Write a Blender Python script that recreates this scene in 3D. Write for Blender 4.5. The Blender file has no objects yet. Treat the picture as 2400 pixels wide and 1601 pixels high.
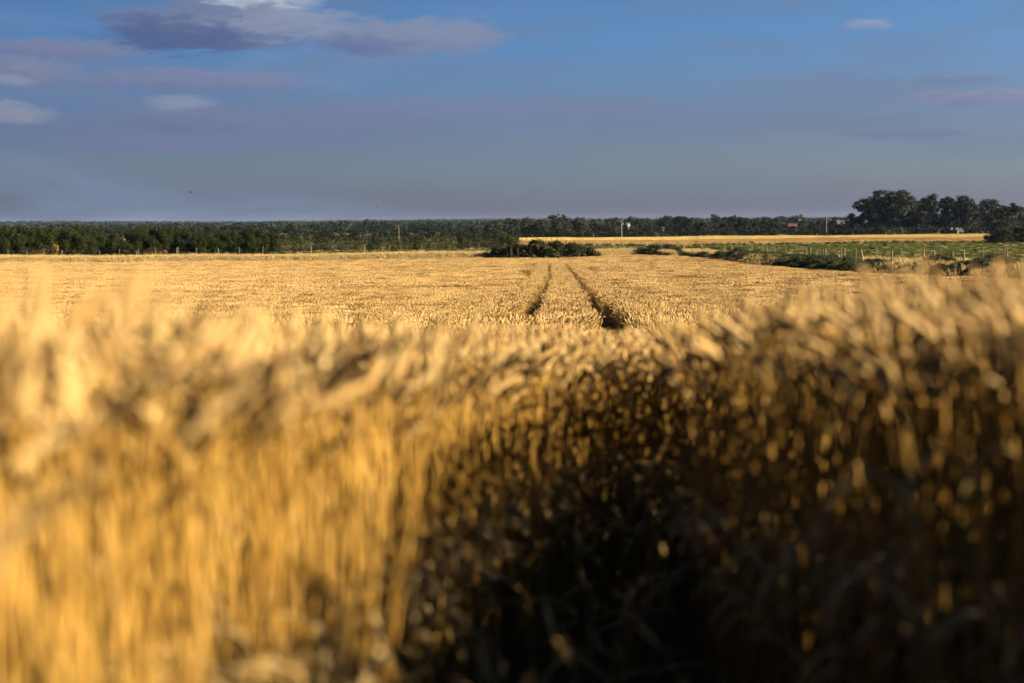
import bpy, math, random
import numpy as np
from mathutils import Vector, Matrix

R = math.radians
scene = bpy.context.scene
COL = scene.collection
rnd = random.Random(7)
rng = np.random.default_rng(7)

# ------------------------------------------------------------------ camera, light, sky
EYE = 0.78                      # eye height above the ground under the camera
FPX, CX, CY = 3333.0, 1200.0, 800.5
PITCH, ROLL = math.atan((800.5 - 520.5) / FPX), R(-0.5)
cam_data = bpy.data.cameras.new('camera')
cam = bpy.data.objects.new('camera', cam_data)
COL.objects.link(cam)
CAM_R = Matrix.Rotation(R(90) - PITCH, 3, 'X') @ Matrix.Rotation(ROLL, 3, 'Z')
cam.matrix_world = Matrix.Translation((0, 0, EYE)) @ CAM_R.to_4x4()
cam_data.sensor_width = 36.0
cam_data.lens = 50.0
cam_data.clip_start = 0.05
cam_data.clip_end = 40000
cam_data.dof.use_dof = True
cam_data.dof.focus_distance = 38.0
cam_data.dof.aperture_fstop = 2.3
cam_data.dof.aperture_blades = 9
scene.camera = cam

SUN_EL, SUN_AZ = R(23.0), R(7.0)          # azimuth measured from +X towards -Y
sun_dir = Vector((math.cos(SUN_EL) * math.cos(SUN_AZ), -math.cos(SUN_EL) * math.sin(SUN_AZ), math.sin(SUN_EL)))
sl = bpy.data.lights.new('sun', 'SUN')
sl.energy = 5.0
sl.angle = R(0.53)
sl.color = (1.0, 0.81, 0.57)
sun = bpy.data.objects.new('sun', sl)
COL.objects.link(sun)
sun.rotation_euler = sun_dir.to_track_quat('Z', 'Y').to_euler()

scene.view_settings.view_transform = 'Standard'
scene.view_settings.look = 'None'
EXPOSURE = 1.88
scene.view_settings.exposure = EXPOSURE
scene.view_settings.gamma = 1.0
scene.view_settings.use_curve_mapping = False
scene.cycles.use_denoising = True
scene.cycles.max_bounces = 8
scene.cycles.diffuse_bounces = 0
scene.cycles.transparent_max_bounces = 8
scene.cycles.volume_bounces = 0


def pix_dir(px, py):
    d = CAM_R @ Vector(((px - CX) / FPX, -(py - CY) / FPX, -1.0))
    return d


def lat(px, d, py=545):
    """World x of the thing seen at column px when it stands d metres ahead."""
    v = pix_dir(px, py)
    return v.x / v.y * d


def up(px, py, d):
    v = pix_dir(px, py)
    return EYE + v.z / v.y * d


def srgb(r, g, b):
    f = lambda c: (c / 255 / 12.92) if c / 255 <= 0.04045 else ((c / 255 + 0.055) / 1.055) ** 2.4
    return (f(r), f(g), f(b), 1.0)


class NT:
    """Small helper to wire shader nodes."""
    def __init__(self, tree):
        self.t = tree
        self.n = tree.nodes
        self.l = tree.links

    def new(self, typ, **kw):
        nd = self.n.new(typ)
        for k, v in kw.items():
            setattr(nd, k, v)
        return nd

    def put(self, sock, v):
        if hasattr(v, 'is_linked') or isinstance(v, bpy.types.NodeSocket):
            self.l.new(v, sock)
        else:
            sock.default_value = v

    def math(self, op, a, b=None, c=None, clamp=False):
        nd = self.n.new('ShaderNodeMath')
        nd.operation = op
        nd.use_clamp = clamp
        for i, v in enumerate((a, b, c)):
            if v is not None:
                self.put(nd.inputs[i], v)
        return nd.outputs[0]

    def mix(self, fac, a, b, blend='MIX'):
        nd = self.n.new('ShaderNodeMix')
        nd.data_type = 'RGBA'
        nd.blend_type = blend
        nd.clamp_factor = True
        self.put(nd.inputs[0], fac)
        self.put(nd.inputs[6], a)
        self.put(nd.inputs[7], b)
        return nd.outputs[2]

    def ramp(self, fac, stops, interp='LINEAR'):
        nd = self.n.new('ShaderNodeValToRGB')
        cr = nd.color_ramp
        cr.interpolation = interp
        while len(cr.elements) > 1:
            cr.elements.remove(cr.elements[-1])
        cr.elements[0].position = stops[0][0]
        cr.elements[0].color = stops[0][1]
        for p, c in stops[1:]:
            e = cr.elements.new(p)
            e.color = c
        self.put(nd.inputs[0], fac)
        return nd.outputs[0]

    def smooth(self, v, lo, hi):
        nd = self.n.new('ShaderNodeMapRange')
        nd.interpolation_type = 'SMOOTHSTEP'
        self.put(nd.inputs['Value'], v)
        nd.inputs['From Min'].default_value = lo
        nd.inputs['From Max'].default_value = hi
        return nd.outputs[0]

    def noise(self, vec, scale, detail=3.0, rough=0.5, dist=0.0):
        nd = self.n.new('ShaderNodeTexNoise')
        self.put(nd.inputs['Vector'], vec)
        nd.inputs['Scale'].default_value = scale
        nd.inputs['Detail'].default_value = detail
        nd.inputs['Roughness'].default_value = rough
        nd.inputs['Distortion'].default_value = dist
        return nd.outputs[0]


world = bpy.data.worlds.new('World')
scene.world = world
world.use_nodes = True
w = NT(world.node_tree)
w.n.clear()
w_out = w.new('ShaderNodeOutputWorld')
w_bg = w.new('ShaderNodeBackground')
w.l.new(w_bg.outputs[0], w_out.inputs[0])
SKY_STRENGTH = 0.06
w_bg.inputs['Strength'].default_value = SKY_STRENGTH
sky = w.new('ShaderNodeTexSky')
sky.sky_type = 'NISHITA'
sky.sun_disc = False
sky.sun_elevation = SUN_EL
sky.sun_rotation = R(90) + SUN_AZ
sky.altitude = 50
sky.air_density = 1.0
sky.dust_density = 1.0
sky.ozone_density = 2.0
tc = w.new('ShaderNodeTexCoord')
sep = w.new('ShaderNodeSeparateXYZ')
w.l.new(tc.outputs['Generated'], sep.inputs[0])
X, Y, Z = sep.outputs
U = w.math('ARCTAN2', X, Y)
V = w.math('ARCSINE', Z)
# overall grade of the evening sky with height above the horizon
SKY_GRADE = [(0.0, (0.2227, 0.2452, 0.4726, 1)), (0.009, (0.2317, 0.2555, 0.4767, 1)), (0.036, (0.2275, 0.2722, 0.4222, 1)), (0.066, (0.2119, 0.2393, 0.3983, 1)), (0.096, (0.2164, 0.2841, 0.453, 1)), (0.126, (0.1982, 0.3149, 0.5139, 1)), (0.153, (0.2084, 0.3043, 0.4725, 1)), (0.35, (0.1293, 0.1888, 0.2928, 1)), (1.0, (0.0938, 0.1368, 0.2127, 1))]
grade = w.ramp(V, SKY_GRADE)
base = w.mix(1.0, sky.outputs[0], grade, 'MULTIPLY')
# the sky is deeper away from the sun (left) and paler towards it (right)
side = w.ramp(w.math('ADD', w.math('MULTIPLY', U, 1.0), 0.5), [(0.0, (.58, .63, .74, 1)), (0.5, (1, 1, 1, 1)), (1.0, (1.20, 1.14, 1.08, 1))])
base = w.mix(1.0, base, side, 'MULTIPLY')
# thin streaks everywhere
uv = w.new('ShaderNodeCombineXYZ')
w.put(uv.inputs[0], U)
w.put(uv.inputs[1], w.math('MULTIPLY', V, 6.0))
n_wisp = w.noise(uv.outputs[0], 3.0, 5.0, 0.55, 0.6)
n_edge = w.noise(uv.outputs[0], 14.0, 5.0, 0.55, 0.3)
n_soft = w.noise(uv.outputs[0], 6.0, 3.0, 0.5, 0.2)


def emit(c):
    return tuple(v / SKY_STRENGTH / 2 ** EXPOSURE for v in c[:3]) + (1.0,)


wm = w.math('MULTIPLY', w.smooth(n_wisp, 0.50, 0.72), 0.55)
col = w.mix(wm, base, emit(srgb(126, 150, 184)))
# broad mauve banks low over the horizon
bank = w.math('MULTIPLY', w.smooth(n_soft, 0.44, 0.66), 0.4)
col = w.mix(bank, col, emit(srgb(115, 128, 154)))
CLOUDS = [  # px, py, half width, half height, opacity, dark rgb, light rgb, light bias
    (1320, 268, 430, 44, .45, (112, 124, 158), (124, 132, 162), 0),
    (960, 262, 280, 44, .5, (112, 124, 160), (126, 134, 164), 0),
    (560, 305, 470, 66, .6, (108, 118, 152), (120, 128, 160), 0),
    (2330, 320, 300, 26, .35, (112, 124, 158), (124, 132, 162), 0),
    (300, 340, 260, 20, .55, (106, 116, 150), (126, 126, 158), 0),
    (600, -12, 165, 50, .9, (150, 164, 190), (190, 198, 206), .3),
    (500, 66, 300, 72, .97, (90, 107, 148), (124, 132, 160), .1),
    (660, 58, 200, 46, .6, (120, 132, 162), (158, 167, 186), .2),
    (400, 84, 200, 52, .9, (74, 95, 138), (92, 108, 148), 0),
    (950, 92, 265, 52, .92, (110, 122, 160), (138, 147, 170), .12),
    (850, 108, 120, 28, .65, (94, 108, 152), (110, 120, 158), 0),
    (130, 120, 215, 30, .85, (108, 118, 154), (130, 136, 162), 0),
    (50, 170, 145, 38, .88, (102, 112, 150), (138, 142, 164), 0),
    (10, 190, 70, 18, .35, (140, 145, 170), (172, 174, 188), .3),
    (480, 192, 320, 32, .85, (102, 114, 154), (132, 138, 168), .1),
    (415, 243, 90, 24, .4, (136, 140, 166), (168, 168, 182), .25),
    (430, 288, 190, 30, .75, (96, 112, 150), (122, 130, 156), 0),
    (20, 272, 115, 32, .65, (122, 126, 156), (158, 157, 170), .15),
    (2035, 58, 62, 16, .6, (124, 136, 168), (160, 164, 186), .25),
    (2340, 228, 220, 26, .65, (112, 122, 158), (150, 152, 176), .1),
    (2250, 186, 100, 11, .55, (108, 120, 158), (128, 136, 166), 0),
    (2120, 315, 150, 13, .5, (106, 116, 150), (116, 124, 156), 0),
]
uv2 = w.new('ShaderNodeCombineXYZ')
w.put(uv2.inputs[0], U)
w.put(uv2.inputs[1], w.math('MULTIPLY', V, 3.2))
n1 = w.math('SUBTRACT', w.noise(uv2.outputs[0], 20.0, 3.0, 0.55, 0.4), 0.5)
n2 = w.math('SUBTRACT', w.noise(uv2.outputs[0], 75.0, 5.0, 0.6, 0.5), 0.5)
n3 = w.math('SUBTRACT', w.noise(uv2.outputs[0], 37.0, 4.0, 0.6, 0.8), 0.5)
wu = w.math('ADD', w.math('MULTIPLY', n1, 1.1), w.math('MULTIPLY', n2, .35))
wv = w.math('ADD', w.math('MULTIPLY', n3, 1.5), w.math('MULTIPLY', n2, .7))
for (px, py, rx, ry, op, dk, lt, bias) in CLOUDS:
    d = pix_dir(px, py).normalized()
    cu, cv = math.atan2(d.x, d.y), math.asin(d.z)
    du = w.math('ADD', w.math('DIVIDE', w.math('SUBTRACT', U, cu), rx / FPX), wu)
    dv = w.math('ADD', w.math('DIVIDE', w.math('SUBTRACT', V, cv), ry / FPX), wv)
    dv2 = w.math('MAXIMUM', dv, w.math('MULTIPLY', dv, -1.2))
    r2 = w.math('ADD', w.math('MULTIPLY', du, du), w.math('MULTIPLY', dv2, dv2))
    m = w.math('MULTIPLY', w.smooth(w.math('SUBTRACT', 1.0, r2), -.2, .92), op)
    sh = w.math('ADD', w.math('MULTIPLY', dv, 0.45), w.math('MULTIPLY', du, 0.25))
    sh = w.math('ADD', w.math('ADD', sh, 0.45 + bias), w.math('MULTIPLY', n2, 0.5), clamp=True)
    cc = w.mix(sh, emit(srgb(*dk)), emit(srgb(*lt)))
    col = w.mix(m, col, cc)
w.l.new(col, w_bg.inputs['Color'])

# ------------------------------------------------------------------ helpers for objects


def tag(o, label=None, cat=None, group=None, kind=None):
    if label: o['label'] = label
    if cat: o['category'] = cat
    if group: o['group'] = group
    if kind: o['kind'] = kind
    return o


def link(name, me, parent=None):
    o = bpy.data.objects.new(name, me)
    COL.objects.link(o)
    if parent is not None:
        o.parent = parent
    return o


def empty(name, loc, rz=0.0, s=1.0):
    o = bpy.data.objects.new(name, None)
    COL.objects.link(o)
    o.location = loc
    o.rotation_euler = (0, 0, rz)
    o.scale = (s, s, s) if not isinstance(s, tuple) else s
    o.empty_display_size = 0.2
    return o


def mesh_np(name, verts, faces, mats, mat_idx=None, tint=None, smooth=False):
    """verts (n,3), faces list/array of index tuples of one length, or mixed lists."""
    me = bpy.data.meshes.new(name)
    verts = np.asarray(verts, dtype=np.float32)
    if isinstance(faces, np.ndarray):
        k = faces.shape[1]
        nf = faces.shape[0]
        me.vertices.add(len(verts))
        me.vertices.foreach_set('co', verts.ravel())
        me.loops.add(nf * k)
        me.loops.foreach_set('vertex_index', faces.astype(np.int32).ravel())
        me.polygons.add(nf)
        me.polygons.foreach_set('loop_start', np.arange(0, nf * k, k, dtype=np.int32))
        me.polygons.foreach_set('loop_total', np.full(nf, k, dtype=np.int32))
        me.update(calc_edges=True)
    else:
        me.from_pydata(verts.tolist(), [], faces)
        me.update()
    for m in mats:
        me.materials.append(m)
    if mat_idx is not None:
        me.polygons.foreach_set('material_index', np.asarray(mat_idx, dtype=np.int32))
    if tint is not None:
        a = me.attributes.new('tint', 'FLOAT', 'FACE')
        a.data.foreach_set('value', np.asarray(tint, dtype=np.float32))
    if smooth:
        me.polygons.foreach_set('use_smooth', [True] * len(me.polygons))
    return me


class MB:
    def __init__(self):
        self.v, self.f, self.m, self.t = [], [], [], []

    def tube(self, pts, rad, sides, mat=0, flat=1.0, cap=True, tint=0.5):
        pts = [Vector(p) for p in pts]
        b0 = len(self.v)
        ref = None
        for i, p in enumerate(pts):
            t = (pts[min(i + 1, len(pts) - 1)] - pts[max(i - 1, 0)]).normalized()
            if ref is None:
                ref = t.orthogonal().normalized()
            ref = (ref - t * ref.dot(t))
            if ref.length < 1e-6:
                ref = t.orthogonal()
            ref.normalize()
            bi = t.cross(ref)
            r = rad[i] if hasattr(rad, '__len__') else rad
            for k in range(sides):
                a = 2 * math.pi * k / sides
                self.v.append(p + ref * (r * math.cos(a)) + bi * (r * flat * math.sin(a)))
        for i in range(len(pts) - 1):
            for k in range(sides):
                k2 = (k + 1) % sides
                self.face((b0 + i * sides + k, b0 + i * sides + k2, b0 + (i + 1) * sides + k2, b0 + (i + 1) * sides + k), mat, tint)
        if cap:
            self.face(tuple(b0 + k for k in reversed(range(sides))), mat, tint)
            e = b0 + (len(pts) - 1) * sides
            self.face(tuple(e + k for k in range(sides)), mat, tint)

    def face(self, f, mat=0, tint=0.5):
        self.f.append(tuple(f))
        self.m.append(mat)
        self.t.append(tint)

    def strip(self, pts, widths, side, mat=0, tint=0.5):
        b0 = len(self.v)
        for p, wd in zip(pts, widths):
            self.v.append(Vector(p) - side * wd * .5)
            self.v.append(Vector(p) + side * wd * .5)
        for i in range(len(pts) - 1):
            self.face((b0 + 2 * i, b0 + 2 * i + 1, b0 + 2 * i + 3, b0 + 2 * i + 2), mat, tint)

    def box(self, lo, hi, mat=0, tint=0.5):
        b = len(self.v)
        for z in (lo[2], hi[2]):
            for (x, y) in ((lo[0], lo[1]), (hi[0], lo[1]), (hi[0], hi[1]), (lo[0], hi[1])):
                self.v.append(Vector((x, y, z)))
        for f in ((3, 2, 1, 0), (4, 5, 6, 7), (0, 1, 5, 4), (1, 2, 6, 5), (2, 3, 7, 6), (3, 0, 4, 7)):
            self.face(tuple(b + i for i in f), mat, tint)

    def mesh(self, name, mats, smooth=False):
        return mesh_np(name, [tuple(v) for v in self.v], self.f, mats, self.m, self.t, smooth)


# ------------------------------------------------------------------ materials


def material(name):
    m = bpy.data.materials.new(name)
    m.use_nodes = True
    nt = NT(m.node_tree)
    nt.n.clear()
    return m, nt, nt.new('ShaderNodeOutputMaterial')


def mat_leafy(name, dark, light, transl=0.3, rough=0.6, rnd_amt=0.35, spec=0.08, field=False):
    """Foliage: colour varies per leaf (face attribute) and per plant."""
    m, n, out = material(name)
    at = n.new('ShaderNodeAttribute', attribute_name='tint')
    oi = n.new('ShaderNodeObjectInfo')
    f = n.math('ADD', n.math('MULTIPLY', at.outputs['Fac'], 1 - rnd_amt), n.math('MULTIPLY', oi.outputs['Random'], rnd_amt))
    c = n.mix(f, dark + (1,), light + (1,))
    if field:                               # ripeness changes gently across the field
        ge = n.new('ShaderNodeNewGeometry')
        mp = n.new('ShaderNodeMapping')
        mp.inputs['Scale'].default_value = (.35, 1.0, 0.0)
        n.l.new(ge.outputs['Position'], mp.inputs[0])
        ripe = n.smooth(n.noise(mp.outputs[0], .16, 5.0, .62), .52, .74)
        c = n.mix(n.math('MULTIPLY', ripe, .5), c, (.27, .165, .06, 1))
    p = n.new('ShaderNodeBsdfPrincipled')
    n.put(p.inputs['Base Color'], c)
    p.inputs['Roughness'].default_value = rough
    p.inputs['Specular IOR Level'].default_value = spec
    tr = n.new('ShaderNodeBsdfTranslucent')
    n.put(tr.inputs['Color'], c)
    mx = n.new('ShaderNodeMixShader')
    mx.inputs[0].default_value = transl
    n.l.new(p.outputs[0], mx.inputs[1])
    n.l.new(tr.outputs[0], mx.inputs[2])
    n.l.new(mx.outputs[0], out.inputs[0])
    return m


def mat_solid(name, dark, light, scale=3.0, rough=0.8, bump=0.0, detail=4.0, stretch=(1, 1, 1)):
    m, n, out = material(name)
    g = n.new('ShaderNodeTexCoord')
    mp = n.new('ShaderNodeMapping')
    mp.inputs['Scale'].default_value = stretch
    n.l.new(g.outputs['Object'], mp.inputs[0])
    nz = n.noise(mp.outputs[0], scale, detail, 0.6)
    c = n.mix(n.smooth(nz, 0.3, 0.7), dark + (1,), light + (1,))
    p = n.new('ShaderNodeBsdfPrincipled')
    n.put(p.inputs['Base Color'], c)
    p.inputs['Roughness'].default_value = rough
    p.inputs['Specular IOR Level'].default_value = 0.04
    if bump:
        b = n.new('ShaderNodeBump')
        b.inputs['Strength'].default_value = bump
        n.l.new(nz, b.inputs['Height'])
        n.l.new(b.outputs[0], p.inputs['Normal'])
    n.l.new(p.outputs[0], out.inputs[0])
    return m


M = {}
M['ear'] = mat_leafy('wheat_ear', (.42, .245, .075), (.74, .54, .23), .30, .6, .55, .15, True)
M['stem'] = mat_leafy('wheat_stem', (.46, .25, .045), (.68, .43, .105), .30, .5, .55, .2, True)
M['leaf'] = mat_leafy('wheat_leaf', (.44, .30, .11), (.68, .52, .25), .35, .6, .5, .15, True)
M['far_ear'] = mat_leafy('far_wheat_ear', (.52, .37, .11), (.66, .50, .17), .1, .7, .4)
M['brown_ear'] = mat_leafy('browner_wheat_ear', (.31, .18, .06), (.41, .26, .09), .1, .7, .4)
M['soil'] = mat_solid('field_soil', (.030, .020, .012), (.075, .050, .026), 1.5, .95, .4)
M['ground'] = mat_solid('rough_ground', (.05, .06, .02), (.13, .11, .045), .02, .95, 0.0, 8)
M['pasture'] = mat_solid('pasture_grass', (.030, .046, .005), (.060, .072, .011), .09, .9, .0, 6, (.25, 1, 1))
M['dry'] = mat_leafy('dry_grass', (.42, .29, .11), (.66, .50, .22), .2, .7, .3)
M['green_grass'] = mat_leafy('green_grass', (.022, .038, .005), (.052, .064, .011), .15, .7, .3)
M['hawthorn'] = mat_leafy('hawthorn_leaf', (.010, .016, .004), (.032, .041, .008), .16, .55, .25)
M['clipped'] = mat_leafy('clipped_hedge_leaf', (.009, .016, .004), (.019, .026, .006), .08, .55, .2)
M['willow'] = mat_leafy('willow_leaf', (.022, .031, .014), (.062, .074, .034), .14, .6, .3)
M['poplar'] = mat_leafy('tall_tree_leaf', (.009, .016, .008), (.034, .047, .022), .12, .6, .25, .08)
M['wood_leaf'] = mat_leafy('woodland_leaf', (.010, .018, .009), (.030, .041, .017), .10, .6, .5)
M['bramble'] = mat_leafy('bramble_leaf', (.014, .018, .006), (.046, .056, .017), .18, .55, .2)
M['weed'] = mat_leafy('weed_leaf', (.018, .032, .013), (.070, .085, .036), .25, .6, .3)
M['russet'] = mat_leafy('russet_leaf', (.13, .065, .025), (.27, .155, .065), .25, .7, .2)
M['ochre'] = mat_leafy('ochre_leaf', (.16, .10, .02), (.30, .20, .05), .25, .7, .2)
M['bark'] = mat_solid('bark', (.05, .04, .03), (.13, .105, .08), 4, .9, .5, 5, (1, 1, .3))
M['post'] = mat_solid('weathered_wood', (.13, .105, .075), (.28, .235, .17), 8, .85, .3, 4, (1, 1, .15))
M['wire'] = mat_solid('galvanised_wire', (.22, .22, .22), (.32, .32, .31), 5, .5)
M['pole'] = mat_solid('pale_pole_wood', (.27, .23, .18), (.40, .35, .28), 5, .8, .2, 4, (1, 1, .1))
M['crow'] = mat_solid('black_feather', (.010, .010, .012), (.025, .024, .028), 12, .5)
M['brick'] = mat_solid('salmon_brick', (.19, .115, .08), (.27, .165, .12), 2, .9)
M['render'] = mat_solid('pale_render', (.15, .135, .11), (.23, .21, .18), 1, .9)
M['roof'] = mat_solid('clay_roof_tile', (.10, .055, .04), (.17, .09, .065), 1.5, .85, .2)
M['slate'] = mat_solid('grey_slate', (.10, .10, .11), (.19, .18, .19), 1.5, .8, .2)
M['glass'] = mat_solid('window_glass', (.02, .025, .03), (.05, .055, .06), 1, .15)
M['poppy'] = mat_solid('poppy_petal', (.55, .03, .015), (.70, .06, .02), 20, .6)
M['flower_stem'] = mat_solid('poppy_stem', (.10, .14, .04), (.18, .2, .06), 20, .6)

# ------------------------------------------------------------------ terrain profile
# crop-top level relative to the eye along the view; the field ground lies a crop height below
_nodes = np.array([(-40, .9), (-12, .42), (0, .03), (4, -.30), (8, -.57), (16, -1.14), (26, -1.72), (49, -2.47), (100, -3.75),
                   (162, -4.8), (205, -5.12), (300, -5.55), (345, -5.85), (600, -7.45), (900, -9.0), (1600, -10.0), (3200, -11.0),
                   (4600, -1.0), (6000, -6.0), (8500, 4.0), (9200, 2.0), (14000, -60.0)], dtype=float)


def _pchip(xs, ys):
    h = np.diff(xs)
    dl = np.diff(ys) / h
    m = np.zeros_like(xs)
    for i in range(1, len(xs) - 1):
        if dl[i - 1] * dl[i] > 0:
            w1, w2 = 2 * h[i] + h[i - 1], h[i] + 2 * h[i - 1]
            m[i] = (w1 + w2) / (w1 / dl[i - 1] + w2 / dl[i])
    m[0], m[-1] = dl[0], dl[-1]

    def f(x):
        x = np.clip(np.asarray(x, dtype=float), xs[0], xs[-1])
        i = np.clip(np.searchsorted(xs, x) - 1, 0, len(xs) - 2)
        t = (x - xs[i]) / h[i]
        return ((2 * t**3 - 3 * t**2 + 1) * ys[i] + (t**3 - 2 * t**2 + t) * h[i] * m[i]
                + (-2 * t**3 + 3 * t**2) * ys[i + 1] + (t**3 - t**2) * h[i] * m[i + 1])
    return f


_prof = _pchip(_nodes[:, 0], _nodes[:, 1])
CROP = 0.80
FIELD_X0, FIELD_X1 = -130.0, 26.5          # wheat field extents


def field_end(x):
    """Far edge of the wheat field at lateral position x."""
    x = np.asarray(x, dtype=float)
    return 205 + 14 * np.clip((x - 8) / 12, 0, 1) - 26 * np.clip((x - 21) / 6, 0, 1)


def sstep(x, a, b):
    t = np.clip((np.asarray(x, dtype=float) - a) / (b - a), 0, 1)
    return t * t * (3 - 2 * t)


def TOP(x, y):
    x = np.asarray(x, dtype=float)
    y = np.asarray(y, dtype=float)
    und = 0.10 * np.sin(x * 0.07 + 1.3) * sstep(y, 30, 120) + .06 * np.sin(x * .19 + y * .05) * sstep(y, 30, 90)
    hill = 6.0 * np.sin(x * .0016 + .9) * np.sin(y * .0009) + 3 * np.sin(x * .0037 + 2)
    return EYE + _prof(y) + und + hill * sstep(y, 2500, 4500)


def G(x, y):
    """Ground height. The arable field lies a crop height below the level of the banks round it."""
    x = np.asarray(x, dtype=float)
    y = np.asarray(y, dtype=float)
    inside = (1 - sstep(x, FIELD_X1 - .3, FIELD_X1 + 2.2)) * (1 - sstep(y, field_end(x) - 1, field_end(x) + 2.5))
    inside = np.maximum(inside, 1 - sstep(y, 20, 45))
    return TOP(x, y) - CROP * inside - 0.0


def g(x, y):
    return float(G(x, y))


def track_x(y):
    """Centre line of the right wheel track; the left one runs 1.8 m to its left."""
    return np.interp(y, [-6, 0, 3, 8, 26, 49, 100, 162], [.10, .13, .20, .56, 1.86, 2.75, 4.5, 6.1])


def grid(name, xs, ys, mat, dz=0.0, zf=G):
    gx, gy = np.meshgrid(xs, ys)
    gz = zf(gx, gy) + dz
    v = np.stack([gx.ravel(), gy.ravel(), gz.ravel()], 1)
    nx, ny = len(xs), len(ys)
    i = np.arange(nx - 1)[None, :] + np.arange(ny - 1)[:, None] * nx
    i = i.ravel()
    f = np.stack([i, i + 1, i + nx + 1, i + nx], 1)
    me = mesh_np(name, v, f, [mat], smooth=True)
    return link(name, me)


xs = np.unique(np.concatenate([-np.geomspace(140, 8900, 26), np.arange(-140, 24, 10.), np.arange(24, 32, .6), np.arange(32, 140, 8.), np.geomspace(140, 8900, 26)]))
ys = np.unique(np.concatenate([np.arange(-40, 30, 1.5), np.arange(30, 190, 4.), np.arange(190, 226, 1.2), np.arange(226, 700, 8.), np.geomspace(700, 9250, 60)]))
ground = grid('ground', xs, ys, M['ground'], -0.06)
tag(ground, 'rolling farmland ground reaching to the low horizon', 'ground', kind='structure')
soil = grid('field_soil', np.concatenate([np.arange(-130, 22, 4.), np.arange(22, 27.6, .6)]),
            np.unique(np.concatenate([np.arange(-30, 30, 1.), np.arange(30, 190, 3.), np.arange(190, 222, 1.)])), M['soil'], 0.0)
tag(soil, 'brown soil under the ripe wheat crop', 'soil', kind='structure')
past = grid('pasture', np.arange(30, 170, 4.), np.arange(95, 336, 4.), M['pasture'], 0.05)
tag(past, 'mown green pasture beyond the right hand fence', 'pasture', kind='structure')
strip = grid('grass_strip', np.arange(-60, 30, 3.), np.arange(224, 336, 4.), M['pasture'], 0.04)
tag(strip, 'green grass strip between the far fence and the clipped hedge', 'grass strip', kind='structure')
far_soil = grid('far_field_soil', np.arange(-14, 215, 6.), np.arange(338, 606, 6.), M['soil'], 0.06)
tag(far_soil, 'soil of the far wheat field beyond the pasture', 'soil', kind='structure')

# ------------------------------------------------------------------ wheat


def bend_path(h, lean, lean_az, nod, neck, ear, seg=5, eseg=8):
    """Stem then ear: points and a tangent turning over by nod radians."""
    p = Vector((0, 0, 0))
    ax = Vector((math.cos(lean_az), math.sin(lean_az), 0))
    stem = [p.copy()]
    straight = h - neck
    for i in range(seg):
        a = lean * (i + 1) / seg
        p = p + (Vector((0, 0, 1)) * math.cos(a) + ax * math.sin(a)) * (straight / seg)
        stem.append(p.copy())
    for i in range(4):
        a = lean + nod * .75 * (i + 1) / 4
        p = p + (Vector((0, 0, 1)) * math.cos(a) + ax * math.sin(a)) * (neck / 4)
        stem.append(p.copy())
    earp = [p.copy()]
    for i in range(eseg):
        a = lean + nod * (.75 + .25 * (i + 1) / eseg)
        p = p + (Vector((0, 0, 1)) * math.cos(a) + ax * math.sin(a)) * (ear / eseg)
        earp.append(p.copy())
    return stem, earp, ax


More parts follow.
